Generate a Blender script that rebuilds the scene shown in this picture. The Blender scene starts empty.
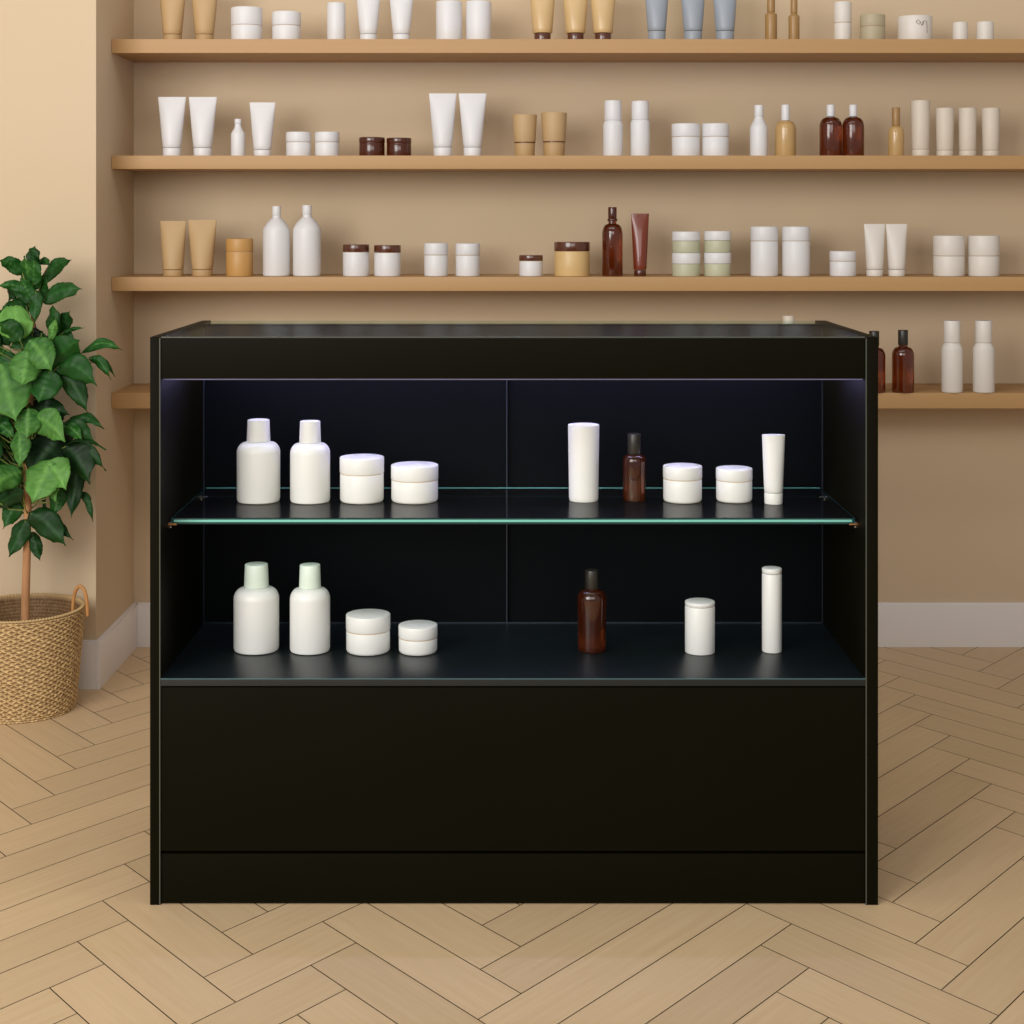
import bpy, bmesh, math, random
from mathutils import Vector, Matrix
random.seed(7)
PI = math.pi
SC = bpy.context.scene
COL = SC.collection

# ------------------------------------------------------------------ camera
F = 1640.0; EYE = 1.126; D0 = 2.7032; HX = 513.0; HY = 222.0     # focal px, eye height, camera to cabinet front
cam_d = bpy.data.cameras.new('camera'); cam = bpy.data.objects.new('camera', cam_d); COL.objects.link(cam)
cam.location = (0, -D0, EYE); cam.rotation_euler = (PI/2, 0, 0)
cam_d.sensor_width = 36; cam_d.lens = F/1024*36
cam_d.shift_x = -(HX-512)/1024; cam_d.shift_y = -(512-HY)/1024
SC.camera = cam

# ------------------------------------------------------------------ world, lights, exposure
w = bpy.data.worlds.new('world'); SC.world = w; w.use_nodes = True
w.node_tree.nodes['Background'].inputs[0].default_value = (1.0, 0.96, 0.91, 1)
w.node_tree.nodes['Background'].inputs[1].default_value = 0.36

def area(name, loc, target, sx, sy, power, col):
    l = bpy.data.lights.new(name, 'AREA'); l.shape = 'RECTANGLE'; l.size = sx; l.size_y = sy
    l.energy = power; l.color = col
    o = bpy.data.objects.new(name, l); COL.objects.link(o); o.location = loc
    o.rotation_euler = (Vector(target)-Vector(loc)).to_track_quat('-Z', 'Y').to_euler()
    return o
area('window_daylight', (-2.3, -3.0, 2.0), (-0.3, 1.2, 0.7), 2.2, 2.0, 120, (1.0, 0.98, 0.95))
area('front_fill', (0.2, -3.9, 2.1), (0.0, 1.4, 0.9), 3.0, 1.4, 45, (1.0, 0.98, 0.95))  # added fill from behind the camera, brightens the products in the counter
area('ceiling_lamp_light', (-0.3, -0.2, 2.9), (-0.1, 1.3, 0.6), 3.0, 0.5, 14, (1.0, 0.94, 0.86))

SC.view_settings.view_transform = 'Standard'; SC.view_settings.look = 'None'
SC.view_settings.exposure = 0.0; SC.view_settings.gamma = 1.0; SC.view_settings.use_curve_mapping = False

# ------------------------------------------------------------------ materials
def srgb(r, g, b):
    f = lambda c: (c/255/12.92) if c/255 <= 0.04045 else ((c/255+0.055)/1.055)**2.4
    return (f(r), f(g), f(b), 1)
def mat(name, col, rough=0.5, metal=0.0, coat=0.0, spec=0.5, emis=None, estr=0):
    m = bpy.data.materials.new(name); m.use_nodes = True
    b = m.node_tree.nodes['Principled BSDF']
    b.inputs['Base Color'].default_value = srgb(*col); b.inputs['Roughness'].default_value = rough
    b.inputs['Metallic'].default_value = metal; b.inputs['Coat Weight'].default_value = coat
    b.inputs['Specular IOR Level'].default_value = spec
    if emis: b.inputs['Emission Color'].default_value = srgb(*emis); b.inputs['Emission Strength'].default_value = estr
    return m
def nodes(m): return m.node_tree.nodes, m.node_tree.links, m.node_tree.nodes['Principled BSDF']
def noisy(m, c1, c2, scale=(6, 6, 6), detail=3, bump=0.0, bscale=None, attr=None):
    """colour varies between c1 and c2 with noise; optional fine bump"""
    N, L, b = nodes(m)
    tc = N.new('ShaderNodeTexCoord'); mp = N.new('ShaderNodeMapping'); mp.inputs['Scale'].default_value = scale
    L.new(tc.outputs['Object'], mp.inputs[0])
    no = N.new('ShaderNodeTexNoise'); no.inputs['Scale'].default_value = 1; no.inputs['Detail'].default_value = detail
    L.new(mp.outputs[0], no.inputs['Vector'])
    mx = N.new('ShaderNodeMix'); mx.data_type = 'RGBA'
    mx.inputs[6].default_value = srgb(*c1); mx.inputs[7].default_value = srgb(*c2)
    L.new(no.outputs[0], mx.inputs[0]); L.new(mx.outputs[2], b.inputs['Base Color'])
    if bump:
        n2 = N.new('ShaderNodeTexNoise'); n2.inputs['Scale'].default_value = bscale or 200; n2.inputs['Detail'].default_value = 2
        L.new(tc.outputs['Object'], n2.inputs['Vector'])
        bp = N.new('ShaderNodeBump'); bp.inputs['Strength'].default_value = bump; bp.inputs['Distance'].default_value = 0.002
        L.new(n2.outputs[0], bp.inputs['Height']); L.new(bp.outputs[0], b.inputs['Normal'])
    return m

M = {}
M['wall'] = noisy(mat('wall_plaster', (208, 186, 154), 0.85), (205, 183, 152), (210, 188, 158), (1.5, 1.5, 1.5), 3, 0.05, 60)
M['base'] = mat('baseboard_paint', (232, 226, 224), 0.45)
M['shelfwood'] = noisy(mat('shelf_oak', (196, 152, 96), 0.5), (172, 132, 84), (186, 146, 96), (0.8, 14, 40), 4, 0.0)
M['black'] = noisy(mat('black_laminate', (12, 12, 3), 0.5, spec=0.05), (12, 11, 2), (16, 14, 5), (3, 3, 3), 2, 0.03, 500)
M['blackin'] = mat('black_lining', (12, 14, 15), 0.4, spec=0.04)
M['deck'] = mat('deck_laminate', (14, 22, 23), 0.36, spec=0.5)
M['groove'] = mat('groove_black', (4, 4, 3), 0.9)
M['edge'] = mat('edge_highlight', (70, 74, 62), 0.3, spec=0.6)
M['track'] = mat('track_grey', (64, 72, 82), 0.3, metal=0.6)
M['led'] = mat('led_strip', (200, 195, 255), 0.4, emis=(192, 184, 255), estr=46)
M['diffuser'] = mat('strip_diffuser', (170, 165, 210), 0.4, emis=(170, 165, 220), estr=0.12)
M['steel'] = mat('clip_steel', (190, 190, 195), 0.25, metal=1)
M['copper'] = mat('clip_copper', (210, 150, 100), 0.3, metal=1)
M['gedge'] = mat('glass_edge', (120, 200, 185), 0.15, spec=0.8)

def thin_glass(name, tint, ior=1.5, rough=0.03, k=1.0):
    m = bpy.data.materials.new(name); m.use_nodes = True
    N, L = m.node_tree.nodes, m.node_tree.links
    for n in list(N): N.remove(n)
    out = N.new('ShaderNodeOutputMaterial'); mx = N.new('ShaderNodeMixShader')
    fr = N.new('ShaderNodeFresnel'); fr.inputs[0].default_value = ior
    tr = N.new('ShaderNodeBsdfTransparent'); tr.inputs[0].default_value = tint
    gl = N.new('ShaderNodeBsdfGlossy'); gl.inputs['Roughness'].default_value = rough
    sc = N.new('ShaderNodeMath'); sc.operation = 'MULTIPLY'; sc.inputs[1].default_value = k
    L.new(fr.outputs[0], sc.inputs[0]); L.new(sc.outputs[0], mx.inputs[0]); L.new(tr.outputs[0], mx.inputs[1]); L.new(gl.outputs[0], mx.inputs[2])
    L.new(mx.outputs[0], out.inputs[0]); return m
M['glass'] = thin_glass('shelf_glass', (0.84, 0.93, 0.90, 1), 1.5, 0.2, 0.6)
M['glassunder'] = thin_glass('shelf_glass_underside', (0.97, 0.99, 0.98, 1), 1.5, 0.05, 0.05)
M['glasstop'] = thin_glass('top_glass', (0.85, 0.93, 0.90, 1), 1.5, 0.2, 0.13)

M['white'] = mat('white_plastic', (222, 221, 222), 0.42)
M['whiter'] = mat('bright_white_plastic', (236, 235, 230), 0.38)
M['greenlit'] = mat('green_lit_white_cap', (224, 238, 224), 0.4)  # white cap with green light from the glass shelf mixed into its colour
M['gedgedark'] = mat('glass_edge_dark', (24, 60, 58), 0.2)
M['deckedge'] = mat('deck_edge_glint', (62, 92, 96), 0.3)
M['cream'] = mat('cream_plastic', (212, 200, 184), 0.5)
M['offwhite'] = mat('off_white_plastic', (220, 214, 206), 0.45)
M['tan'] = mat('tan_kraft', (188, 156, 112), 0.55)
M['tancap'] = mat('tan_kraft_cap', (180, 147, 102), 0.55)
M['gold'] = mat('golden_beige_gloss', (204, 172, 122), 0.3)
M['mustard'] = mat('mustard_plastic', (192, 146, 84), 0.45)
M['honey'] = mat('honey_plastic', (212, 178, 122), 0.4)
M['sage'] = mat('sage_plastic', (188, 188, 160), 0.45)
M['sagegrey'] = mat('sage_grey_plastic', (178, 166, 138), 0.5)
M['blue'] = mat('grey_blue_plastic', (150, 158, 168), 0.4)
M['bronze'] = mat('bronze_plastic', (160, 124, 76), 0.35)
M['sand'] = mat('sand_glass', (188, 152, 98), 0.25, coat=0.4)
M['brownlid'] = mat('brown_lid', (88, 46, 28), 0.25, coat=0.5)
M['darkjar'] = mat('dark_brown_gloss', (74, 30, 12), 0.2, coat=0.3)
M['redbrown'] = mat('red_brown_plastic', (116, 46, 24), 0.3, coat=0.3)
M['blackcap'] = mat('black_cap', (40, 36, 30), 0.35)
M['ring'] = mat('gold_ring', (206, 178, 140), 0.4)
M['line'] = mat('seam_line', (172, 146, 112), 0.5)
M['ink'] = mat('faded_ink', (120, 96, 80), 0.6)
am = mat('amber_glass', (122, 54, 22), 0.12, coat=0.3)
N_, L_, B_ = nodes(am)
B_.inputs['Transmission Weight'].default_value = 0.85; B_.inputs['IOR'].default_value = 1.5
M['amber'] = am

# planks
fm = mat('oak_planks', (205, 165, 110), 0.42, spec=0.35); N, L, b = nodes(fm)
uv = N.new('ShaderNodeUVMap'); uv.uv_map = 'UVMap'
at = N.new('ShaderNodeAttribute'); at.attribute_name = 'tone'
mp = N.new('ShaderNodeMapping'); mp.inputs['Scale'].default_value = (3.0, 60, 1); L.new(uv.outputs[0], mp.inputs[0])
no = N.new('ShaderNodeTexNoise'); no.inputs['Scale'].default_value = 1.6; no.inputs['Detail'].default_value = 5; no.inputs['Distortion'].default_value = 0.6
L.new(mp.outputs[0], no.inputs['Vector'])
cr = N.new('ShaderNodeMix'); cr.data_type = 'RGBA'; cr.inputs[6].default_value = srgb(198, 168, 129); cr.inputs[7].default_value = srgb(216, 189, 151)
L.new(no.outputs[0], cr.inputs[0])
mu = N.new('ShaderNodeHueSaturation'); L.new(cr.outputs[2], mu.inputs['Color'])
mr = N.new('ShaderNodeMapRange'); mr.inputs[3].default_value = 0.93; mr.inputs[4].default_value = 1.04
L.new(at.outputs['Fac'], mr.inputs[0]); L.new(mr.outputs[0], mu.inputs['Value']); L.new(mu.outputs[0], b.inputs['Base Color'])
bp = N.new('ShaderNodeBump'); bp.inputs['Strength'].default_value = 0.12; bp.inputs['Distance'].default_value = 0.002
L.new(no.outputs[0], bp.inputs['Height']); L.new(bp.outputs[0], b.inputs['Normal'])
M['plank'] = fm
M['joint'] = mat('plank_joint', (70, 48, 26), 0.8)

# basket weave
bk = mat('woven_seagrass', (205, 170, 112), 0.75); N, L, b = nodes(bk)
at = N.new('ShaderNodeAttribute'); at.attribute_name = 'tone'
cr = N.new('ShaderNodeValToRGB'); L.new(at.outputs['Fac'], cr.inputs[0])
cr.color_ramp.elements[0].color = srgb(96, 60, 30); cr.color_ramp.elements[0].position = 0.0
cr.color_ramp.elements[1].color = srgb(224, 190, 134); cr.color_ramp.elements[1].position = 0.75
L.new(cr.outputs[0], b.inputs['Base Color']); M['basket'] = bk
M['handle'] = noisy(mat('handle_rope', (190, 130, 70), 0.6), (170, 112, 58), (206, 150, 88), (60, 60, 60), 2)
M['bark'] = noisy(mat('bark', (160, 108, 66), 0.7), (160, 108, 66), (206, 154, 106), (60, 60, 14), 3, 0.3, 300)
M['stem'] = mat('leaf_stem', (120, 132, 60), 0.6)
M['soil'] = noisy(mat('soil_moss', (86, 58, 34), 0.9), (60, 40, 24), (110, 76, 44), (60, 60, 60), 3, 0.6, 120)
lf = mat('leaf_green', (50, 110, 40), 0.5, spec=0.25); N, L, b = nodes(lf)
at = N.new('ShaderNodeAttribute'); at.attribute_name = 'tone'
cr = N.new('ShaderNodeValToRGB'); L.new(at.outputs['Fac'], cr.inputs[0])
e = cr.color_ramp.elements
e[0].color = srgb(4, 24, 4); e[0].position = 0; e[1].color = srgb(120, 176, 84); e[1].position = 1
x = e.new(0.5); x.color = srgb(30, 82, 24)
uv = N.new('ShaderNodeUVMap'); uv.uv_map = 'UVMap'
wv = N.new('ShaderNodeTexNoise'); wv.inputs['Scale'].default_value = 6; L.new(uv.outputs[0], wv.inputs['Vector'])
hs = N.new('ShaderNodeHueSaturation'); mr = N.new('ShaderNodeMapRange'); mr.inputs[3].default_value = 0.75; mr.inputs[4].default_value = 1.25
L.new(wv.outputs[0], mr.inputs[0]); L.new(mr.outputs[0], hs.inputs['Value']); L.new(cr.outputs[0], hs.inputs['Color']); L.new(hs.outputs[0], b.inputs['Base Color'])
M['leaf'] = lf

# ------------------------------------------------------------------ helpers
def link(name, me, parent=None, loc=None):
    o = bpy.data.objects.new(name, me); COL.objects.link(o)
    if parent is not None: o.parent = parent
    if loc is not None: o.location = loc
    return o
def finish(bm, name, m, parent=None, loc=None, sharp=40, smooth=True):
    bmesh.ops.recalc_face_normals(bm, faces=bm.faces)
    for f in bm.faces: f.smooth = smooth
    if smooth:
        for ed in bm.edges:
            if len(ed.link_faces) == 2 and ed.calc_face_angle(0) > math.radians(sharp): ed.smooth = False
    me = bpy.data.meshes.new(name); bm.to_mesh(me); bm.free()
    for mm in (m if isinstance(m, list) else [m]): me.materials.append(mm)
    return link(name, me, parent, loc)
def add_box(bm, x0, x1, y0, y1, z0, z1, bev=0.0, mi=0):
    t = bmesh.new(); bmesh.ops.create_cube(t, size=1)
    bmesh.ops.scale(t, vec=(x1-x0, y1-y0, z1-z0), verts=t.verts)
    bmesh.ops.translate(t, vec=((x0+x1)/2, (y0+y1)/2, (z0+z1)/2), verts=t.verts)
    if bev: bmesh.ops.bevel(t, geom=t.edges[:], offset=bev, segments=2, affect='EDGES', profile=0.7)
    for f in t.faces: f.material_index = mi
    me = bpy.data.meshes.new('t'); t.to_mesh(me); t.free(); bm.from_mesh(me); bpy.data.meshes.remove(me)
def box(name, m, x0, x1, y0, y1, z0, z1, bev=0.0, parent=None):
    bm = bmesh.new(); add_box(bm, x0, x1, y0, y1, z0, z1, bev); return finish(bm, name, m, parent, sharp=30)
def add_lathe(bm, prof, seg=40, flat=None, mi=0, cx=0, cy=0):
    """prof: (radius, z) from bottom to top; flat(z) squeezes y"""
    rings = []
    for r, z in prof:
        if r < 1e-6: rings.append([bm.verts.new((cx, cy, z))]); continue
        fy = flat(z) if flat else 1.0
        rings.append([bm.verts.new((cx+r*math.cos(2*PI*i/seg), cy+r*fy*math.sin(2*PI*i/seg), z)) for i in range(seg)])
    for a, c in zip(rings, rings[1:]):
        for i in range(seg):
            j = (i+1) % seg
            if len(a) == 1 and len(c) == 1: continue
            if len(a) == 1: f = bm.faces.new((a[0], c[j], c[i]))
            elif len(c) == 1: f = bm.faces.new((a[i], a[j], c[0]))
            else: f = bm.faces.new((a[i], a[j], c[j], c[i]))
            f.material_index = mi
def add_tube(bm, pts, rad, seg=8, closed_ends=True):
    pts = [Vector(p) for p in pts]; rings = []
    for i, p in enumerate(pts):
        d = (pts[min(i+1, len(pts)-1)]-pts[max(i-1, 0)]).normalized()
        up = Vector((0, 1, 0)) if abs(d.y) < 0.9 else Vector((1, 0, 0))
        u = d.cross(up).normalized(); v = d.cross(u)
        r = rad[i] if isinstance(rad, (list, tuple)) else rad
        rings.append([bm.verts.new(p+u*r*math.cos(2*PI*k/seg)+v*r*math.sin(2*PI*k/seg)) for k in range(seg)])
    for a, c in zip(rings, rings[1:]):
        for k in range(seg): bm.faces.new((a[k], a[(k+1) % seg], c[(k+1) % seg], c[k]))
    bm.faces.new(rings[0]); bm.faces.new(rings[-1])
def tag(o, label=None, cat=None, group=None, kind=None):
    if label: o['label'] = label
    if cat: o['category'] = cat
    if group: o['group'] = group
    if kind: o['kind'] = kind
    return o
def structure(o): o['kind'] = 'structure'; return o
def empty(name, loc):
    o = bpy.data.objects.new(name, None); COL.objects.link(o); o.location = loc; o.empty_display_size = 0.05; return o
def srow(D): return F/D

# ------------------------------------------------------------------ room
YB = F/376.6-D0            # back wall face
YL = F/413.9-D0            # front face of the projecting left wall
XC = -1.007                # its corner
structure(box('wall_back', M['wall'], XC-0.02, 3.2, YB, YB+0.12, 0, 2.75))
structure(box('wall_left', M['wall'], -3.2, XC, YL, YB+0.12, 0, 2.75, 0.003))
bt = 0.012; bh = 0.117
def baseboard(name, segs):
    bm = bmesh.new()
    for s in segs:
        add_box(bm, *s[:4], 0, bh-0.006, 0.001); x0, x1, y0, y1, nx, ny = s
        add_box(bm, x0-(0.003 if nx < 0 else 0), x1+(0.0 if nx <= 0 else -0.004), y0+(0.004 if ny < 0 else 0), y1, bh-0.0065, bh, 0.002)
    return structure(finish(bm, name, M['base'], sharp=30))
baseboard('baseboard_back', [(XC+bt, 3.2, YB-bt, YB, 0, -1)])
baseboard('baseboard_left', [(-3.2, XC, YL-bt, YL, 0, -1), (XC, XC+bt, YL-bt, YB, 1, 0)])

# floor: herringbone of real planks over a dark bed
def make_floor():
    bm = bmesh.new(); uvl = bm.loops.layers.uv.new('UVMap'); tl = bm.verts.layers.float.new('tone')
    a, bb = 0.0615, 0.0775
    X0, X1, Y0, Y1 = -3.2, 3.2, -3.6, YB+0.05
    quad = [bm.verts.new(p) for p in ((X0, Y0, -0.0018), (X1, Y0, -0.0018), (X1, Y1, -0.0018), (X0, Y1, -0.0018))]
    f = bm.faces.new(quad); f.material_index = 1
    rnd = random.Random(5)
    def plank(o, du, dv, lu, lv, along_u):
        # o: corner; extends lu along e_u and lv along e_v
        eu = Vector((a, bb)); ev = Vector((-a, bb))
        g = 0.010 ; 
        gu, gv = g, g
        P = [o+eu*gu+ev*gv, o+eu*(lu-gu)+ev*gv, o+eu*(lu-gu)+ev*(lv-gv), o+eu*gu+ev*(lv-gv)]
        if min(p.x for p in P) > X1 or max(p.x for p in P) < X0 or min(p.y for p in P) > Y1 or max(p.y for p in P) < Y0: return
        tone = rnd.random(); ou, ov = rnd.uniform(0, 20), rnd.uniform(0, 20)
        vs = [bm.verts.new((p.x, p.y, 0)) for p in P]
        for v in vs: v[tl] = tone
        ln, wd = (lu, lv) if along_u else (lv, lu)
        st = 0.1
        uvs = [(0, 0), (lu*st, 0), (lu*st, lv*st), (0, lv*st)]
        if not along_u: uvs = [(y_, x_) for x_, y_ in uvs]
        try: f = bm.faces.new(vs)
        except ValueError: return
        f.material_index = 0
        for l, (u_, v_) in zip(f.loops, uvs): l[uvl].uv = (u_+ou, v_+ov)
    # columns to the right of the anchor, alternating up-right (U) and down-right (D) boards
    cols_r = [('U', .435), ('D', .242), ('U', .27), ('D', .27), ('U', .36), ('D', .3), ('U', .36), ('D', .3), ('U', .36), ('D', .3), ('U', .36)]
    cols_l = [('D', .257), ('U', .155), ('D', .22), ('U', .28), ('D', .32), ('U', .34), ('D', .3), ('U', .34), ('D', .3), ('U', .36), ('D', .3), ('U', .36)]
    p = Vector((0.012, 0.0))                      # a corner of an A zigzag
    def run_U(A, n):
        for k in range(-45, 45): plank(Vector((A.x, A.y+2*bb*k)), 0, 0, n, 1, True)
    def run_D(A, m):      # boards ending at A zigzag on their right, going up-left
        for k in range(-45, 45): plank(Vector((A.x-a, A.y+bb+2*bb*k)), 0, 0, 1, m, False)
    A = p.copy(); 
    i = 0
    while i < len(cols_r)-1:
        n = cols_r[i][1]/a; run_U(A, n)
        Bc = A+Vector((n*a, n*bb))                # B zigzag corner (right-most)
        m = cols_r[i+1][1]/a
        A2 = Bc+Vector((m*a, -m*bb))
        A2.y = (A2.y) % (2*bb); run_D(A2, m); A = A2; i += 2
    A = p.copy(); i = 0
    while i < len(cols_l)-1:
        m = cols_l[i][1]/a; run_D(A, m)
        Bc = A+Vector((-m*a, m*bb)); n = cols_l[i+1][1]/a
        A2 = Bc-Vector((n*a, n*bb)); A2.y = A2.y % (2*bb); run_U(A2, n); A = A2; i += 2
    for f in bm.faces:
        if f.normal.z < 0: f.normal_flip()
    for co, no_ in (((X0, 0, 0), (-1, 0, 0)), ((X1, 0, 0), (1, 0, 0)), ((0, Y0, 0), (0, -1, 0)), ((0, Y1, 0), (0, 1, 0))):
        bmesh.ops.bisect_plane(bm, geom=bm.verts[:]+bm.edges[:]+bm.faces[:], plane_co=co, plane_no=no_, clear_outer=True)
    me = bpy.data.meshes.new('floor'); bm.normal_update()
    for f in bm.faces:
        if f.normal.z < 0: f.normal_flip()
    bm.to_mesh(me); bm.free(); me.materials.append(M['plank']); me.materials.append(M['joint'])
    structure(link('floor', me))
make_floor()

# ------------------------------------------------------------------ wall shelves
YSF = F/399-D0             # front edge
sz = lambda y: EYE+(HY-y)/399
SH = {1: (sz(39), sz(53)), 2: (sz(155.5), sz(169)), 3: (sz(277), sz(291)), 4: (sz(393), sz(408.5))}
slabels = {1: 'long oak wall shelf, topmost, at the top of the picture', 2: 'long oak wall shelf, second from the top',
           3: 'long oak wall shelf just above the black counter', 4: 'lowest oak wall shelf, mostly hidden behind the black counter'}
for k, (zt, zb) in SH.items():
    tag(box('wall_shelf', M['shelfwood'], XC+0.0005, 3.0, YSF, YB-0.0005, zb, zt, 0.0015), slabels[k], 'shelf', 'oak wall shelves')

# ------------------------------------------------------------------ black display counter
cab = empty('display_counter', (0, 0.22, 0))
tag(cab, 'black glass-topped shop display counter with lit open front and glass shelf', 'display counter')
def P(name, m, x0, x1, y0, y1, z0, z1, bev=0.0, parent=cab):
    o = box(name, m, x0, x1, y0-(0.22 if parent is cab else 0.22), y1-0.22, z0, z1, bev, parent); return o
CD = 0.455; ZT = 0.9365; XI = 0.5815; YK = 0.379
zf = lambda y: EYE-(y-HY)/606.7
for s in (-1, 1):
    x0, x1 = (-0.5985, -XI) if s < 0 else (XI, 0.602)
    P('side_panel', M['black'], x0, x1, 0, CD, 0, ZT, 0.0012)
    P('edge_highlight', M['edge'], *((-XI-0.0015, -XI+0.0002) if s < 0 else (XI-0.0002, XI+0.0015)), -0.0006, 0.001, 0.0, ZT-0.002)  # highlight along the panel's inner edge, put in as a greenish strip
P('fascia', M['black'], -XI, XI, 0.002, 0.020, zf(379), zf(338), 0.0008)
DZ = zf(679)
P('deck_panel', [M['deck']], -XI, XI, 0.001, CD-0.03, DZ-0.012, DZ, 0.0008)
P('front_panel', M['black'], -XI, XI, 0.002, 0.020, zf(851.5), DZ-0.0145, 0.0008)
P('plinth', M['black'], -XI, XI, 0.003, 0.021, 0.002, zf(854.5), 0.0008)
P('inner_frame', M['groove'], -XI, XI, 0.022, 0.030, 0.01, DZ-0.0125)
# back sliding doors
P('sliding_door', M['blackin'], -XI, -0.010, YK+0.001, YK+0.008, DZ, ZT-0.004)
P('sliding_door', M['blackin'], -0.016, XI, YK+0.010, YK+0.017, DZ, ZT-0.004)
P('door_edge', M['track'], -0.0125, -0.0108, YK-0.001, YK+0.0008, DZ, ZT-0.03)
for s in (-1, 1):
    P('corner_track', M['track'], *( (-XI, -XI+0.0012) if s < 0 else (XI-0.0012, XI)), YK-0.002, YK+0.0005, DZ, ZT-0.012)
P('bottom_track', M['track'], -XI, XI, YK-0.0015, YK+0.0003, DZ, DZ+0.0012)
P('back_panel', M['black'], -XI, XI, YK+0.022, CD-0.002, 0.01, ZT-0.006, 0.0005)
P('glass_top', M['glasstop'], -XI+0.0008, XI-0.0008, 0.0205, CD-0.001, ZT-0.0055, ZT-0.0005)
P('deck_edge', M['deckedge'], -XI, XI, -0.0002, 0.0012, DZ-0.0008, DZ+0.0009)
P('strip_diffuser', M['diffuser'], -XI+0.0005, XI-0.0005, 0.0212, 0.0236, 0.8638, 0.8668)
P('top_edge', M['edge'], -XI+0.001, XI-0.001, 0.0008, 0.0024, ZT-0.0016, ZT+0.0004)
led = P('light_strip', M['led'], -XI+0.0, XI-0.0, 0.262, 0.270, 0.884, 0.893); led['label'] = 'glowing bluish white light strip under the glass top'
# glass shelf: faces and lit-green polished edges
GZ = 0.627; gf = 0.064; gx = XI-0.005
bm = bmesh.new(); add_box(bm, -gx, gx, gf-0.22, YK-0.004-0.22, GZ-0.008, GZ)
for f in bm.faces:
    f.normal_update(); f.material_index = 0 if f.normal.z > 0.5 else 1
g = finish(bm, 'glass_shelf', [M['glass'], M['glassunder']], cab, smooth=False); g['label'] = 'clear glass shelf with pale green polished edges'
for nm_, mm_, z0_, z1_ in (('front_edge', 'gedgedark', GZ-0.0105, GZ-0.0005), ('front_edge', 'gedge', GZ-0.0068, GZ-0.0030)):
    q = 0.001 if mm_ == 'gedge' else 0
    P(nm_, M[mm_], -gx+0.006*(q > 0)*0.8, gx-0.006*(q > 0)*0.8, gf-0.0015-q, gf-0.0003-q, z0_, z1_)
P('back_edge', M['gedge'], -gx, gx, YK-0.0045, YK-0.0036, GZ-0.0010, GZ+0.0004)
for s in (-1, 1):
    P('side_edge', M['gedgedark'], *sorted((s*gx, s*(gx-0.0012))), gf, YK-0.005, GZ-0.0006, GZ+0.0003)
for s in (-1, 1):
    for yy in (gf+0.012, YK-0.03):
        cm = M['copper'] if yy < 0.2 else M['steel']
        c = P('shelf_clip', M['steel'], *((-XI, -XI+0.004) if s < 0 else (XI-0.004, XI)), yy-0.008, yy+0.010, GZ-0.018, GZ-0.0085, 0.001)
        bm = bmesh.new(); add_tube(bm, [(s*XI, yy-0.22-0.012, GZ-0.011), (s*(XI-0.014), yy-0.22-0.012, GZ-0.011)], 0.0026, 12)
        finish(bm, 'pin', cm, c)

# ------------------------------------------------------------------ plant in basket
DP = F/432; YP = DP-D0; BX = -1.138
bas = empty('basket_planter', (BX, YP, 0))
tag(bas, 'round woven seagrass basket with small loop handle, on the floor at left', 'basket')
def make_basket():
    bm = bmesh.new(); tl = bm.verts.layers.float.new('tone')
    H = 0.230; R0, R1 = 0.119, 0.1405; rows = 44; sub = 4; seg = 480; nw = 80
    rnd = random.Random(3); jit = {}
    rings = []
    for j in range(rows*sub+1):
        z = H*j/(rows*sub); t = z/H; z0 = z; row = min(j//sub, rows-1); fr = (j % sub)/sub
        R = R0+(R1-R0)*(t**0.8); prof_row = abs(math.sin(PI*fr))
        ring = []
        for i in range(seg):
            th = 2*PI*i/seg; z = z0+0.0022*math.sin(th*37+row*2.9+math.sin(th*3))*min(1, z0/0.02)*min(1, (H-z0)/0.01)
            ph = i/seg*nw+(0.5 if row % 2 else 0)+0.6*math.sin(row*2.3)+0.35*math.sin(th*5+row*1.7)
            k = int(ph) % nw; key = (row, k)
            if key not in jit: jit[key] = rnd.random()
            q = abs(math.sin(PI*(ph % 1.0)))
            hgt = (0.15+0.85*prof_row)*(0.35+0.65*q**0.7)
            if j % sub == 0: hgt = 0.05
            rr = R+0.0032*hgt*(0.7+0.5*jit[key])
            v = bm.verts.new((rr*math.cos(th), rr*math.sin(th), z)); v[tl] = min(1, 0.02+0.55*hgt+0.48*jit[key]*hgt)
            ring.append(v)
        rings.append(ring)
    # rolled rim and inside wall
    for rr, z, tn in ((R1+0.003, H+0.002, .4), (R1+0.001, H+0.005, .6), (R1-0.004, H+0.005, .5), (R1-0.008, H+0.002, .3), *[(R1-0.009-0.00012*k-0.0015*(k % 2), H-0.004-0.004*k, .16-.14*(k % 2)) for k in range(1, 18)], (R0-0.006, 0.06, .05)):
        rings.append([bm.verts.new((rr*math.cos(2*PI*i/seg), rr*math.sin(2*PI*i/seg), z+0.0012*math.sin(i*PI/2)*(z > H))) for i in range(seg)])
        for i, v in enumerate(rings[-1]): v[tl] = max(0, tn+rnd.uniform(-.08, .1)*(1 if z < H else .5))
    for a_, c_ in zip(rings, rings[1:]):
        for i in range(seg): bm.faces.new((a_[i], a_[(i+1) % seg], c_[(i+1) % seg], c_[i]))
    bm.faces.new(rings[0]); bm.faces.new(rings[-1])
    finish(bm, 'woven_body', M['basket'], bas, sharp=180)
make_basket()
def handle(s):
    bm = bmesh.new(); pts = []
    for i in range(17):
        t = PI*i/16
        pts.append((s*(0.139+0.003*math.sin(t)), -0.030+ -0.020*math.cos(t)+0.03, 0.212+0.062*math.sin(t)**0.8))
    # twist the loop so that it stands partly across the rim
    pts = [(s*(0.136+0.018*math.cos(PI*i/16)*-1+0.0), 0.004*math.cos(PI*i/16), 0.215+0.068*math.sin(PI*i/16)**0.75) for i in range(17)]
    add_tube(bm, pts, 0.0042, 10); finish(bm, 'handle', M['handle'], bas)
handle(1)
handle(-1)
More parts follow.
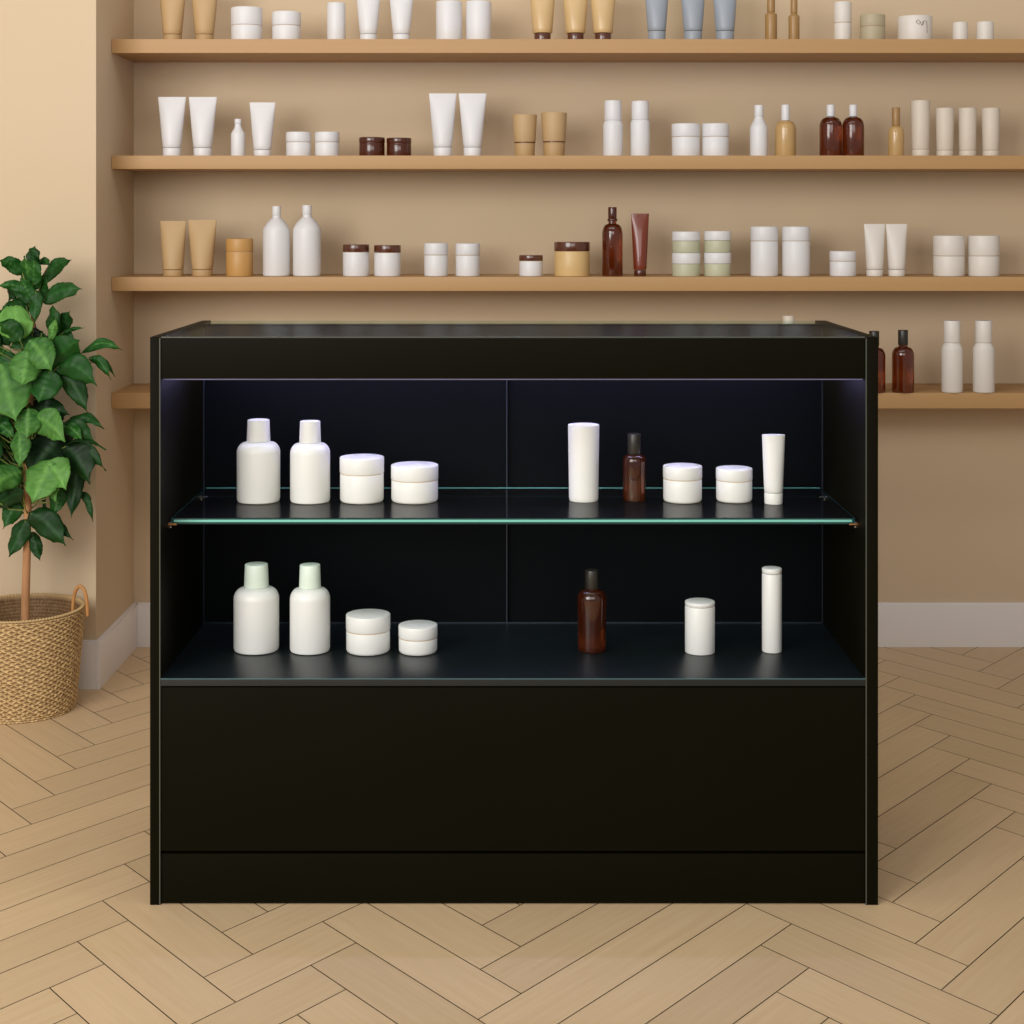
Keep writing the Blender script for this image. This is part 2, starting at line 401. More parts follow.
bm = bmesh.new(); add_lathe(bm, [(0, 0.06), (0.112, 0.06), (0.116, 0.150), (0.09, 0.156), (0.05, 0.160), (0, 0.162)], 48)
so = finish(bm, 'soil', M['soil'], bas)

tree = empty('potted_tree', (BX+0.011, YP, 0.16))
tag(tree, 'green leafy potted tree with a thin brown trunk, standing in the woven basket', 'tree')
TX, TY, TZ = BX+0.011, YP, 0.16
def wp(px, py, dy=0.0):       # point at the plant's own distance plus dy
    s = F/(DP+dy); return Vector(((px-HX)/s, YP+dy, EYE-(py-HY)/s))
tp = [wp(25.5, 642), wp(25.5, 600), wp(27, 550), wp(28, 500), wp(26, 460, .01), wp(29, 420, .02), wp(33, 380, .02), wp(34, 340, .02), wp(32, 310, .01), wp(31, 285)]
tr = [.0105, .0098, .009, .0085, .0075, .0066, .0055, .0045, .0035, .002]
T0 = Vector((TX, TY, TZ))
tp[0].z = 0.1635; tp[0].y = tp[1].y; tp[0].x = tp[1].x
bm = bmesh.new(); add_tube(bm, [p-T0 for p in tp], tr, 12); finish(bm, 'trunk', M['bark'], tree)
leaves = [ # base x,y, tip x,y, width, depth of base, depth of tip, tone
 (31,264,35,246,15,0,-.01,.25),(31,292,24,256,24,0,-.03,.5),(33,285,34,258,18,-.01,-.03,.45),(40,284,71,260,15,.01,-.02,.3),(37,262,51,265,8,.02,.0,.35),(24,274,-1,260,16,0,-.03,.4),
 (30,292,-3,286,11,-.01,-.03,.45),(18,284,9,301,16,.01,.03,.1),(42,301,82,289,19,0,-.02,.35),(40,300,46,274,11,.02,.0,.4),(36,290,34,322,14,-.02,-.03,.35),
 (31,302,10,286,15,0,.01,.35),(28,306,-2,314,16,.01,-.02,.3),(27,298,12,318,22,.02,.0,.3),(32,300,20,278,14,-.02,-.03,.45),
 (50,338,53,305,19,0,-.02,.3),(56,338,70,311,17,.02,.0,.25),(62,333,84,328,4,0,-.02,.35),(50,340,56,318,9,-.03,-.04,.7),
 (33,322,-8,328,34,-.02,-.07,.85),(28,350,22,387,31,-.06,-.09,.65),(29,340,52,372,30,-.05,-.08,.6),(45,374,80,340,34,-.02,-.05,.35),(60,345,72,372,26,-.01,-.03,.4),
 (36,338,10,348,22,.0,-.03,.35),(55,335,75,342,16,.02,0,.3),
 (82,352,122,350,11,0,-.03,.45),(90,357,111,380,11,0,-.02,.4),(97,359,115,377,5,.02,0,.35),
 (57,366,97,386,26,-.03,-.06,.35),(60,372,88,414,22,-.02,-.04,.2),(50,370,38,403,32,-.04,-.07,.4),(35,365,52,400,26,.0,-.02,.3),
 (0,362,16,422,46,-.04,-.09,.6),(10,350,-12,380,30,0,-.02,.4),(28,408,27,439,27,-.06,-.08,.6),(32,410,70,415,20,-.01,-.03,.1),(34,416,65,442,29,-.05,-.08,.65),
 (70,419,104,429,11,0,-.02,.3),(64,422,94,441,16,-.02,-.05,.25),(64,426,82,440,14,-.03,-.06,.5),(19,430,20,467,20,-.07,-.09,.6),(-2,424,14,438,14,-.03,-.05,.5),
 (10,432,14,470,18,.02,0,.05),(60,438,28,482,40,-.01,-.05,.08),(64,447,106,450,6,0,-.02,.3),(64,447,106,471,17,0,-.02,.2),(65,445,90,484,36,-.01,-.03,.1),(78,462,71,518,17,-.01,-.04,.1),
 (82,492,93,522,8,0,-.02,.25),(50,460,32,503,38,-.05,-.09,.72),(46,462,66,490,30,-.05,-.08,.75),(40,470,56,502,24,-.04,-.07,.7),(22,472,-10,492,26,-.03,-.08,.6),(60,488,54,515,17,0,-.02,.45),(42,492,45,510,5,.02,0,.1),
 (20,494,3,529,20,0,-.02,.4),(12,488,18,518,18,.02,0,.15),(30,512,66,546,27,-.02,-.04,.2),(33,512,73,540,14,0,-.02,.2),(26,519,9,557,20,-.01,-.03,.25),(32,532,40,561,13,0,-.02,.2),
 (30,380,5,400,26,.03,.02,.2),(40,400,70,392,0.1,.02,0,.2),(20,400,40,430,26,.05,.04,.1),(40,350,66,380,30,.05,.04,.1),(15,330,40,350,26,.05,.04,.1),(25,440,50,460,26,.05,.04,.1),
]
rnd = random.Random(11)
for i in range(34):            # the crown goes on past the left edge
    bx = rnd.uniform(-12, 24); by = rnd.uniform(300, 500); an = rnd.uniform(-0.7, 1.1)
    ln = rnd.uniform(26, 42); leaves.append((bx, by, bx-ln*math.cos(an), by+ln*math.sin(an), rnd.uniform(16, 28), rnd.uniform(-.06, .06), rnd.uniform(-.1, .09), rnd.uniform(.1, .7)))
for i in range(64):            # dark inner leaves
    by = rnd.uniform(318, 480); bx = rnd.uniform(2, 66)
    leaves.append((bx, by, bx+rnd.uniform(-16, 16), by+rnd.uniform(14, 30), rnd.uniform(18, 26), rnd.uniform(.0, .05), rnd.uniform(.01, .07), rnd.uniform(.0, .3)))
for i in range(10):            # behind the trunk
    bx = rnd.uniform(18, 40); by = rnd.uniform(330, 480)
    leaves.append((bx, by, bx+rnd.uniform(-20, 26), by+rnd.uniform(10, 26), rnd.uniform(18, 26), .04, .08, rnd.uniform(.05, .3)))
def make_foliage():
    bm = bmesh.new(); tl = bm.verts.layers.float.new('tone'); uvl = bm.loops.layers.uv.new('UVMap')
    st = bmesh.new(); r2 = random.Random(4)
    NL, NW = 18, 8
    for (bx, by, tx, ty, wd, db, dt, tone) in leaves:
        if wd < 1: continue
        B = wp(bx, by, db); T = wp(tx, ty, dt); ax = T-B; Ln = ax.length; axn = ax.normalized()
        W = wd/432/2
        nrm = Vector((r2.uniform(-.35, .35), -1, r2.uniform(-0.1, .7))); nrm = (nrm-axn*nrm.dot(axn)).normalized(); side = axn.cross(nrm)
        droop = r2.uniform(.06, .16)*Ln; fold = r2.uniform(.1, .4); wob = r2.uniform(0, 6)
        if bx >= 82 or (tx > 95): droop = .2*Ln
        grid = []
        for i in range(NL+1):
            t = i/NL
            wprof = (math.sin(PI*min(1, t**0.75))**0.62)*(1-0.25*max(0, t-.6))*min(1, (1-t)*4.5) if t < 1 else 0
            rowv = []
            for j in range(NW+1):
                s_ = (j/NW*2-1)
                wv_ = wprof*(1+(0.035*math.sin(i*1.0+wob)+0.035*math.sin(i*2.9+wob))*max(0, abs(s_)-.5)*2)
                p = B+axn*(Ln*t)+side*(W*wv_*s_)+nrm*(-W*fold*wv_*abs(s_)+0.004*math.sin(t*12+wob+s_*2)*abs(s_)+0.0012*math.cos(t*38)*(1-abs(s_)))
                p.z += droop*(math.sin(PI*t)*0.9)*(1 if abs(axn.x) > .4 else 0.1)
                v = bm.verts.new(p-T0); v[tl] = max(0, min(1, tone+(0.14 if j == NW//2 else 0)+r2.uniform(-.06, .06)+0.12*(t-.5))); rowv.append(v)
            grid.append(rowv)
        for i in range(NL):
            for j in range(NW):
                f = bm.faces.new((grid[i][j], grid[i][j+1], grid[i+1][j+1], grid[i+1][j]))
                f.smooth = True
                for l, (a_, c_) in zip(f.loops, ((i, j), (i, j+1), (i+1, j+1), (i+1, j))): l[uvl].uv = (a_/NL+bx, c_/NW+by)
        # petiole down to the trunk
        zt = B.z-r2.uniform(.02, .06); best = min(range(len(tp)-1), key=lambda k: abs((tp[k].z+tp[k+1].z)/2-zt))
        a_, c_ = tp[best], tp[best+1]; u = max(0, min(1, (zt-a_.z)/(c_.z-a_.z+1e-9))); J = a_.lerp(c_, u)
        mid = (J+B)/2+Vector((0, 0, -.012))
        add_tube(st, [J-T0, mid-T0, B+axn*0.004-T0], [.0022, .0016, .0013], 6)
    me = bpy.data.meshes.new('foliage'); bm.to_mesh(me); bm.free(); me.materials.append(M['leaf'])
    o = link('foliage', me, tree)
    md = o.modifiers.new('thick', 'SOLIDIFY'); md.thickness = 0.0007
    finish(st, 'branches', M['stem'], tree)
make_foliage()

# ------------------------------------------------------------------ products
def sm(x): return x*x*(3-2*x)
def cyl_prof(r, z0, z1, bev=0.0015, r2=None, bt=None):
    r2 = r if r2 is None else r2; b_ = min(bev, (z1-z0)*0.4, r*0.4)
    t_ = b_ if bt is None else min(bt, b_)
    return [(0, z0), (r-b_, z0), (r-b_*0.6, z0+b_*0.1), (r-b_*0.25, z0+b_*0.38), (r, z0+b_), (r2, z1-t_), (r2-t_*0.3, z1-t_*0.3), (r2-t_, z1), (0, z1)]
def product(kind, name, X, Y, Z, wd, h, mats, p, label, cat, group):
    e_ = empty(name, (X, Y, Z)); tag(e_, label, cat, group); R = wd/2; m = [M[k] for k in mats.split()]
    def lp(nm, prof, mm, flat=None, par=e_, seg=40):
        bm = bmesh.new(); add_lathe(bm, prof, seg, flat); return finish(bm, nm, mm, par, sharp=35)
    if kind == 'jar':          # p = lid share of the height
        zl = h*(1-p.get('lid', .42)); bev = p.get('bev', 0.0022)
        lp('body', cyl_prof(R*0.985, 0, zl-0.0008, bev, None, 0.0006), m[0])
        lp('seam_ring', cyl_prof(R*0.972, zl-0.0012, zl+0.0003, 0.0002), M[p.get('ring', 'line')])
        lp('lid', cyl_prof(R, zl, h, 0.002), m[-1])
    elif kind == 'tapered':
        n = 8; lp('body', [(0, 0), (R*.88, 0), (R*.93, R*.12)]+[(R*(.935+.065*i/n), h*(.03+.95*i/n)) for i in range(n+1)]+[(R*.985, h), (0, h)], m[0])
    elif kind == 'solid':
        lp('body', cyl_prof(R*p.get('bot', 1), 0, h, .002, R*p.get('top', 1)), m[0])
    elif kind == 'capped':     # cap forms the foot
        rb = R*p.get('bot', .92); zc = h*.13
        lp('cap', cyl_prof(rb, 0, zc-.0004, .0008), m[-1]); lp('body', cyl_prof(rb, zc, h, .0012, R), m[0])
    elif kind == 'plain':      # closed cylinder with hairline lid
        zl = h*(1-p.get('lid', .15)); rt = R*p.get('top', 1); rb = R*p.get('bot', 1)
        rm = rb+(rt-rb)*zl/h
        lp('body', cyl_prof(rb, 0, zl-0.0006, .0018, rm), m[0]); lp('lid', cyl_prof(rm*0.996, zl, h, .0018, rt), m[-1])
    elif kind == 'tube':       # stands on its cap, flat crimp at top
        hc = h*p.get('cap', .14); rb = R*p.get('bot', .68); dep = p.get('flat', .06)
        def fl(z):
            t = max(0, min(1, (z-hc)/(h*0.985-hc))); return 1-(1-dep)*t**1.5
        n = 14; prof = [(0, hc), (rb*0.98, hc), (rb*1.03, hc+0.0016)]
        prof += [(rb*1.03+(R-rb*1.03)*(i/n)**0.9, hc+0.002+(h-hc-0.002)*i/n) for i in range(1, n+1)]
        prof += [(0, h)]
        bd = lp('body', prof, m[0], fl)
        zc = h*0.955
        bm = bmesh.new(); add_lathe(bm, [(0, zc), (R*0.992, zc), (R*0.994, zc+0.001), (0, zc+0.001)], 40, lambda z: fl(z)*1.05+0.012)
        finish(bm, 'crimp', m[0], bd)
        lp('cap', cyl_prof(rb*p.get('capr', .95), 0, hc-0.001, .001, rb*p.get('capr', .95)*1.02), m[-1])
    elif kind == 'bottle':     # p: neck radius share, cap height share, shoulder start/end shares (from the top)
        rn = R*p.get('neck', .5); hcap = h*p.get('cap', .25); zs1 = h*(1-p.get('sh1', p.get('cap', .25))); zs0 = h*(1-p.get('sh0', .4))
        q = p.get('round', 1)
        prof = [(0, 0), (R*0.90, 0), (R*0.965, R*0.04), (R, R*0.14)]
        n = 10
        for i in range(n+1):
            t = i/n
            if q == 1: rr = rn*1.0+(R-rn)*math.sqrt(max(0, 1-t*t)); zz = zs0+(zs1-zs0)*t      # round shoulder
            elif q == 2: rr = R+(rn-R)*t**1.7; zz = zs0+(zs1-zs0)*t
            else: rr = R+(rn-R)*sm(t); zz = zs0+(zs1-zs0)*t
            prof.append((rr, zz))
        zc = h-hcap
        prof += [(rn*0.93, zs1+0.0003), (rn*0.93, max(zc, zs1+0.0006)), (0, max(zc, zs1+0.0006))]
        lp('body', prof, m[0])
        lp('cap', cyl_prof(rn*p.get('capw', 1.0), max(zc, zs1+0.0007)+0.0002, h, .0012, rn*p.get('capw', 1.0)*p.get('captop', 1.0)), m[-1])
        if p.get('collar'):
            lp('collar', cyl_prof(rn*1.18, zc-0.004, zc+0.001, .0008), m[-1])
    elif kind == 'bands':
        zz = [0, .275, .52, .79, 1.0]; nm = ['body', 'body_band', 'body_band', 'lid']
        for i in range(4):
            lp(nm[i], cyl_prof(R*(1 if i % 2 else .985), h*zz[i]+(0.0004 if i else 0), h*zz[i+1], .0012), m[0] if i % 2 == 0 else m[1])
    elif kind == 'cup':        # tapered cup with overhanging top standing on its cap
        zc = h*p.get('cap', .33); rb = R*.8
        lp('body', cyl_prof(R*.88, zc+.0015, h, .0015, R), m[0]); lp('seam_ring', cyl_prof(R*.865, zc-.0008, zc+.0016, .0002), M['brownlid'])
        lp('cap', cyl_prof(R*.80, 0, zc-.0006, .0015, R*.84), m[-1])
    return e_

names = {'solid': 'cosmetic_canister', 'capped': 'squeeze_tube', 'tapered': 'cosmetic_canister', 'jar': 'cosmetic_jar', 'plain': 'cosmetic_canister', 'tube': 'squeeze_tube', 'bottle': 'cosmetic_bottle', 'bands': 'cosmetic_jar', 'cup': 'squeeze_tube'}
cats = {'solid': 'container', 'capped': 'tube', 'tapered': 'container', 'jar': 'jar', 'plain': 'container', 'tube': 'tube', 'bottle': 'bottle', 'bands': 'jar', 'cup': 'tube'}
def on_wall(row, kind, xl, xr, yt, mats, p, label, group=None):
    s = 397 if row == 4 else 391.5; D = F/s; r = (xr-xl)/s/2
    z0 = SH[row][0]; zt = EYE-(yt-HY)*(D-(r if yt < HY and kind != 'tube' else 0))/F
    return product(kind, names[kind], ((xl+xr)/2-HX)/s, D-D0, z0, 2*r, zt-z0, mats, p, label, cats[kind], group)
def in_case(z0, yb, kind, xl, xr, yt, mats, p, label, group=None):
    D = F*(EYE-z0)/(yb-HY)
    for _ in range(4):
        s = F/D; r = (xr-xl)/s/2; Dn = F*(EYE-z0)/(yb-HY)+r; D = Dn
    s = F/D; zt = EYE-(yt-HY)*(D+r*(0.2 if kind == 'tube' else 0.85))/F
    return product(kind, names[kind], ((xl+xr)/2-HX)/s, D-D0, z0+0.0002, 2*r, zt-z0, mats, p, label, cats[kind], group)

# --- top shelf
G = 'tan squeeze tubes at the left end of the top shelf'
on_wall(1, 'tube', 158, 187, -22, 'tan tancap', dict(bot=.62, cap=.12, capr=1), 'tan squeeze tube at the left end of the top shelf, cut by the picture edge', G)
on_wall(1, 'tube', 190, 219, -22, 'tan tancap', dict(bot=.62, cap=.12, capr=1), 'tan squeeze tube on the top shelf, next to a large white jar', G)
on_wall(1, 'jar', 231, 262.5, 6, 'white', dict(lid=.52), 'larger white jar on top shelf, right of the tan tubes')
on_wall(1, 'jar', 272, 301, 10.5, 'white', dict(lid=.46), 'smaller white jar on top shelf, left of a white cylinder')
on_wall(1, 'solid', 327, 345.5, 2, 'white', dict(lid=.08), 'narrow white cylinder on top shelf between the white jars and white tubes')
G = 'white squeeze tubes on the top shelf'
on_wall(1, 'tube', 355, 382, -20, 'white', dict(bot=.62, cap=.13, capr=1), 'left of the two white squeeze tubes on the top shelf', G)
on_wall(1, 'tube', 388, 415, -20, 'white', dict(bot=.62, cap=.13, capr=1), 'right of the two white squeeze tubes on the top shelf', G)
G = 'white canisters on the top shelf'
on_wall(1, 'solid', 436, 462, 0, 'white', dict(lid=.06), 'left of the two broad white canisters on the top shelf', G)
on_wall(1, 'solid', 466, 491.5, 0, 'white', dict(lid=.06), 'right of the two broad white canisters on the top shelf', G)
G = 'golden beige tubes with brown caps on the top shelf'
for (a_, c_, w_) in ((529, 556, 'left'), (562, 589, 'middle'), (589.5, 616.5, 'right')):
    on_wall(1, 'tube', a_, c_, -18, 'gold brownlid', dict(bot=.70, cap=.15, capr=.86), w_+' one of three golden beige tubes with brown caps on the top shelf', G)
G = 'grey blue tubes on the top shelf'
for (a_, c_, w_) in ((644, 669.5, 'left'), (680, 706, 'middle'), (712, 738, 'right')):
    on_wall(1, 'tube', a_, c_, -20, 'blue', dict(bot=.70, cap=.18, capr=.98), w_+' one of three grey blue tubes on the top shelf', G)
G = 'slim bronze bottles on the top shelf'
on_wall(1, 'bottle', 765, 777, -8, 'bronze', dict(neck=.66, cap=.40, sh0=.44, round=0), 'slim bronze bottle on top shelf, nearer the grey blue tubes', G)
on_wall(1, 'bottle', 788.5, 799.5, -6, 'bronze', dict(neck=.62, cap=.40, sh0=.46, round=0), 'slim bronze bottle on top shelf, nearer the cream capped bottle', G)
on_wall(1, 'jar', 834, 851.5, 1, 'offwhite', dict(lid=.52, bev=.002), 'narrow off white container with tall lid at right on the top shelf')
on_wall(1, 'jar', 860, 885, 13.5, 'sagegrey', dict(lid=.44), 'grey green jar on the top shelf at right')
tin = on_wall(1, 'solid', 898, 932, 14.6, 'offwhite', dict(lid=.06), 'wide off white round box with a faded scribble, right end of top shelf')
# faint scribble on the front of the box
bm = bmesh.new(); Rt = 34/391.5/2+0.0004
def on_face(x, z): return (x, -math.sqrt(max(0, Rt*Rt-x*x)), z)
s_ = 1/391.5
for stroke in ([(-3, 19), (-1, 20.5), (1, 18.5), (0, 16), (-2, 17.5), (-3, 19)], [(1, 19), (2.5, 15), (4, 19.5), (4.5, 17), (3, 15.5)], [(4.5, 19.5), (7.5, 19.5), (8.2, 14), (8.2, 8)]):
    add_tube(bm, [on_face(x*s_, z*s_*1.0) for x, z in stroke], 0.0007, 5)
finish(bm, 'scribble', M['ink'], tin)
G = 'small white cups at the right end of the top shelf'
on_wall(1, 'solid', 952.5, 968, 21.5, 'offwhite', dict(bot=1.0, top=.94), 'small white pot on top shelf, nearer the scribbled box', G)
on_wall(1, 'solid', 976.5, 994, 21, 'offwhite', dict(bot=1.0, top=.94), 'small white pot at the right end of the top shelf', G)
# --- second shelf
G = 'white tubes at the left end of the second shelf'
on_wall(2, 'tube', 158, 186, 97, 'white', dict(bot=.64, cap=.15, capr=1), 'white squeeze tube at the left end of the second shelf', G)
on_wall(2, 'tube', 188.7, 217, 97, 'white', dict(bot=.64, cap=.15, capr=1), 'white squeeze tube on second shelf beside the tiny white bottle', G)
on_wall(2, 'bottle', 231, 245, 118.5, 'white', dict(neck=.5, cap=.13, sh1=.2, sh0=.42, round=0), 'tiny white bottle on second shelf between white tubes')
on_wall(2, 'tube', 249.5, 275.5, 102.5, 'white', dict(bot=.66, cap=.13, capr=1), 'single white squeeze tube on second shelf right of the tiny bottle')
G = 'white jars on the second shelf near the left'
on_wall(2, 'jar', 286, 311, 131.5, 'white', dict(lid=.41), 'left jar of the white pair on second shelf beside the dark brown jars', G)
on_wall(2, 'jar', 315, 339.5, 131.5, 'white', dict(lid=.41), 'right jar of the white pair on second shelf beside the dark brown jars', G)
G = 'dark brown jars on the second shelf'
on_wall(2, 'jar', 359, 385, 136.8, 'darkjar', dict(lid=.3, ring='darkjar'), 'left of the two glossy dark brown jars on the second shelf', G)
on_wall(2, 'jar', 386.5, 411.5, 137.5, 'darkjar', dict(lid=.3, ring='darkjar'), 'right of the two glossy dark brown jars on the second shelf', G)
G = 'tall white tubes on the second shelf'
on_wall(2, 'tube', 429, 456.6, 93.5, 'white', dict(bot=.66, cap=.15, capr=1), 'left of the two tall white tubes in the middle of the second shelf', G)
on_wall(2, 'tube', 458.7, 486.5, 93.5, 'white', dict(bot=.64, cap=.15, capr=1), 'right of the two tall white tubes in the middle of the second shelf', G)
G = 'short tan tubes on the second shelf'
on_wall(2, 'cup', 512.4, 537, 114, 'tan tancap', {}, 'left of the two short tan containers on the second shelf', G)
on_wall(2, 'cup', 541, 567, 112, 'tan tancap', {}, 'right of the two short tan containers on the second shelf', G)
G = 'white bottles with broad caps on the second shelf'
on_wall(2, 'bottle', 603, 623, 100, 'white', dict(neck=.87, cap=.36, sh0=.44, round=0), 'left of the two white bottles with broad caps on the second shelf', G)
on_wall(2, 'bottle', 630.5, 650, 100.5, 'white', dict(neck=.90, cap=.34, sh0=.4, round=0), 'right of the two white bottles with broad caps on the second shelf', G)
G = 'white jars on the second shelf right of centre'
on_wall(2, 'jar', 671.6, 700, 123, 'white', dict(lid=.4), 'white jar on second shelf nearer the broad-capped white bottles', G)
on_wall(2, 'jar', 701.8, 729, 123, 'white', dict(lid=.4), 'white jar on second shelf nearer the slim-necked white bottle', G)
on_wall(2, 'bottle', 750, 767.7, 104.5, 'white', dict(neck=.52, cap=.22, sh1=.24, sh0=.46, round=0), 'white bottle with thin neck on second shelf beside the sand bottle')
on_wall(2, 'bottle', 775, 796, 104, 'sand white', dict(neck=.40, cap=.31, sh1=.31, sh0=.48), 'sand coloured bottle with white cap on the second shelf')
G = 'amber bottles with white caps on the second shelf'
on_wall(2, 'bottle', 819.5, 841.8, 104, 'amber white', dict(neck=.36, cap=.23, sh1=.235, sh0=.42), 'left of the two amber bottles with white caps', G)
on_wall(2, 'bottle', 842.2, 864, 104, 'amber white', dict(neck=.36, cap=.23, sh1=.235, sh0=.42), 'right of the two amber bottles with white caps', G)
on_wall(2, 'bottle', 888, 904, 107, 'sand bronze', dict(neck=.50, cap=.38, sh1=.38, sh0=.54), 'small tan bottle with long bronze cap on the second shelf')
on_wall(2, 'capped', 911, 930, 100, 'cream', dict(lid=.12, bot=.90), 'tallest cream cylinder at the right of the second shelf')
G = 'shorter cream cylinders on the second shelf'
for a_, c_, b_, w_ in ((935.7, 954, .9, 'left'), (958.7, 976.3, .95, 'middle'), (981.7, 1000, .9, 'right')):
    on_wall(2, 'capped', a_, c_, 107.5, 'cream', dict(lid=.12, bot=b_), w_+' one of the three shorter cream cylinders on the second shelf', G)
# --- third shelf
G = 'tan tubes at the left end of the third shelf'
on_wall(3, 'tube', 160, 186.3, 221, 'tan tancap', dict(bot=.76, cap=.12, capr=1), 'tan squeeze tube at the left end of the third shelf', G)
on_wall(3, 'tube', 188, 216.7, 220, 'tan tancap', dict(bot=.70, cap=.12, capr=1), 'tan squeeze tube on third shelf beside the mustard jar', G)
on_wall(3, 'jar', 226, 253, 238.6, 'mustard', dict(lid=.35), 'mustard coloured jar on the third shelf')
G = 'white bottles with rounded shoulders on the third shelf'
on_wall(3, 'bottle', 263, 290, 206, 'white', dict(neck=.33, cap=.13, sh1=.17, sh0=.36, round=2), 'left of two large white round-shouldered bottles on the third shelf', G)
on_wall(3, 'bottle', 293, 321, 205, 'white', dict(neck=.34, cap=.13, sh1=.17, sh0=.36, round=2), 'right of two large white round-shouldered bottles on the third shelf', G)
G = 'white jars with brown lids on the third shelf'
on_wall(3, 'jar', 342.8, 369.3, 244.3, 'white brownlid', dict(lid=.24), 'left of the pair of white jars with brown lids on the third shelf', G)
on_wall(3, 'jar', 374, 401, 245, 'white brownlid', dict(lid=.24), 'right of the pair of white jars with brown lids on the third shelf', G)
G = 'upright white jars on the third shelf'
on_wall(3, 'jar', 424, 448, 243, 'white', dict(lid=.36), 'left of the pair of upright white jars at the middle of the third shelf', G)
on_wall(3, 'jar', 455.5, 480, 243.3, 'white', dict(lid=.36), 'right of the pair of upright white jars at the middle of the third shelf', G)
on_wall(3, 'jar', 519, 543, 255, 'white brownlid', dict(lid=.27), 'smallest white jar with brown lid, beside the honey jar on third shelf')
on_wall(3, 'jar', 554, 590, 241.8, 'honey brownlid', dict(lid=.27), 'wide honey coloured jar with brown lid on the third shelf')
on_wall(3, 'bottle', 602, 622.8, 207, 'amber darkjar', dict(neck=.42, cap=.18, sh1=.24, sh0=.4, collar=1), 'dark amber bottle on third shelf beside the red brown tube')
on_wall(3, 'tube', 631, 649, 213.5, 'redbrown darkjar', dict(bot=.70, cap=.10, capr=.95), 'red brown squeeze tube on the third shelf')
G = 'striped jars on the third shelf'
on_wall(3, 'bands', 672, 700.3, 231.5, 'sage white', {}, 'left of the two white and sage striped jars on the third shelf', G)
on_wall(3, 'bands', 704, 731, 231, 'sage white', {}, 'right of the two white and sage striped jars on the third shelf', G)
G = 'tall white canisters on the third shelf'
on_wall(3, 'jar', 750.5, 778, 226.5, 'white', dict(lid=.29), 'left of the two tall white lidded canisters on the third shelf', G)
on_wall(3, 'jar', 782, 810, 226.5, 'white', dict(lid=.29), 'right of the two tall white lidded canisters on the third shelf', G)
on_wall(3, 'jar', 829.6, 856, 251, 'white', dict(lid=.4), 'small low white jar on third shelf, left of the white tubes')
G = 'white tubes on the third shelf'
on_wall(3, 'tube', 864, 885.3, 224, 'offwhite', dict(bot=.76, cap=.13, capr=1), 'left of the two white tubes at the right of the third shelf', G)
on_wall(3, 'tube', 886, 907.3, 224, 'offwhite', dict(bot=.76, cap=.13, capr=1), 'right of the two white tubes at the right of the third shelf', G)
G = 'broad white jars at the right end of the third shelf'
on_wall(3, 'jar', 933.3, 964.3, 235.5, 'offwhite', dict(lid=.5), 'left of the two broad white jars at the right end of third shelf', G)
on_wall(3, 'jar', 968, 999.3, 235.5, 'offwhite', dict(lid=.5), 'right of the two broad white jars at the right end of third shelf', G)
# --- lowest shelf
on_wall(4, 'bottle', 778, 799, 315.5, 'white cream', dict(neck=.56, cap=.2, sh0=.36), 'bottle hidden behind the counter, only its pale cap tip showing above the glass top')
G = 'amber bottles with black caps on the lowest shelf'
on_wall(4, 'bottle', 863, 885.3, 331, 'amber blackcap', dict(neck=.45, cap=.24, sh1=.27, sh0=.41), 'amber bottle with black cap half hidden behind the counter', G)
on_wall(4, 'bottle', 892, 914, 330, 'amber blackcap', dict(neck=.45, cap=.24, sh1=.27, sh0=.41), 'fully visible amber bottle with black cap right of the counter', G)
G = 'white bottles on the lowest shelf'
on_wall(4, 'bottle', 941.6, 962.4, 320.5, 'offwhite', dict(neck=.78, cap=.31, sh0=.4, round=0), 'left of the two tall white bottles on the lowest shelf', G)
on_wall(4, 'bottle', 973, 994.3, 320.5, 'offwhite', dict(neck=.78, cap=.31, sh0=.4, round=0), 'right of the two tall white bottles on the lowest shelf', G)
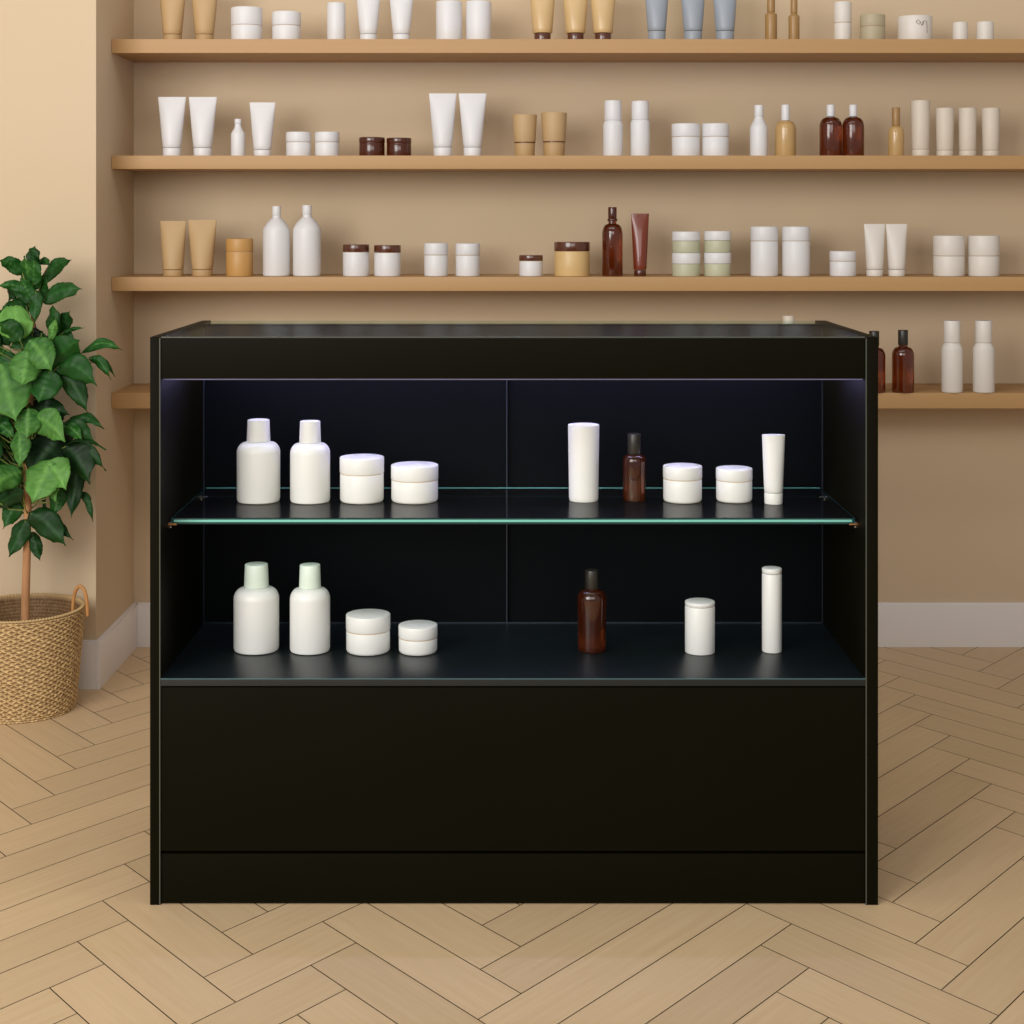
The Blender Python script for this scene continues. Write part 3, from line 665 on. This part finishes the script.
# --- glass shelf in the counter
UP = GZ; LO = DZ
G = 'white bottles on the glass shelf'
pb = dict(neck=.56, cap=.27, sh1=.27, sh0=.40, capw=.97, captop=.93)
in_case(UP, 505, 'bottle', 237, 280, 417.5, 'whiter', pb, 'white bottle at the left end of the glass shelf', G)
in_case(UP, 505, 'bottle', 290.3, 330, 419, 'whiter', pb, 'white bottle on the glass shelf next to a white jar', G)
in_case(UP, 505, 'jar', 339.8, 384, 454, 'whiter', dict(lid=.36, ring='ring', bev=.005), 'taller of the two white jars at left on the glass shelf')
in_case(UP, 505, 'jar', 391, 438.3, 461.5, 'whiter', dict(lid=.40, ring='ring', bev=.005), 'lower, wider white jar at left on the glass shelf')
in_case(UP, 503, 'tapered', 568, 599.3, 423, 'whiter', {}, 'tall white tapered tumbler-like container on the glass shelf')
in_case(UP, 502.5, 'bottle', 623, 645.5, 432.5, 'amber blackcap', dict(neck=.60, cap=.31, sh1=.31, sh0=.42), 'amber bottle with black cap on the glass shelf')
G = 'white jars at right on the glass shelf'
in_case(UP, 504.5, 'jar', 663, 702, 463, 'whiter', dict(lid=.36, ring='ring', bev=.005), 'white jar beside the amber bottle on the glass shelf', G)
in_case(UP, 504, 'jar', 716, 752.3, 465.5, 'whiter', dict(lid=.36, ring='ring', bev=.005), 'white jar beside the slim white tube on the glass shelf', G)
in_case(UP, 505.5, 'tube', 762, 785, 434.5, 'whiter', dict(bot=.78, cap=.17, flat=.5, capr=1), 'slim white tube at the right end of the glass shelf')
# --- deck of the counter
G = 'white bottles on the counter deck'
in_case(LO, 656, 'bottle', 233.8, 279, 560, 'whiter mint', pb, 'white bottle at the left end of the counter bottom deck', G)
in_case(LO, 656, 'bottle', 290, 330, 561, 'whiter mint', pb, 'white bottle on the counter bottom deck next to a white jar', G)
in_case(LO, 657, 'jar', 346, 390.3, 609.3, 'whiter', dict(lid=.42, ring='ring', bev=.005), 'larger white jar on the counter bottom deck')
in_case(LO, 657, 'jar', 398.5, 437.5, 620.3, 'whiter', dict(lid=.45, ring='ring', bev=.005), 'smaller white jar on the counter bottom deck')
in_case(LO, 654, 'bottle', 577.7, 606, 567.5, 'amber blackcap', dict(neck=.48, cap=.23, sh1=.24, sh0=.36), 'amber bottle with dark cap on the counter bottom deck')
in_case(LO, 656, 'plain', 685, 714.8, 598, 'whiter', dict(lid=.08), 'short white cylinder on the counter bottom deck')
in_case(LO, 654, 'plain', 762, 781.7, 566, 'whiter', dict(lid=.06, bot=1.0), 'tall thin white stick at the right end of the counter deck')
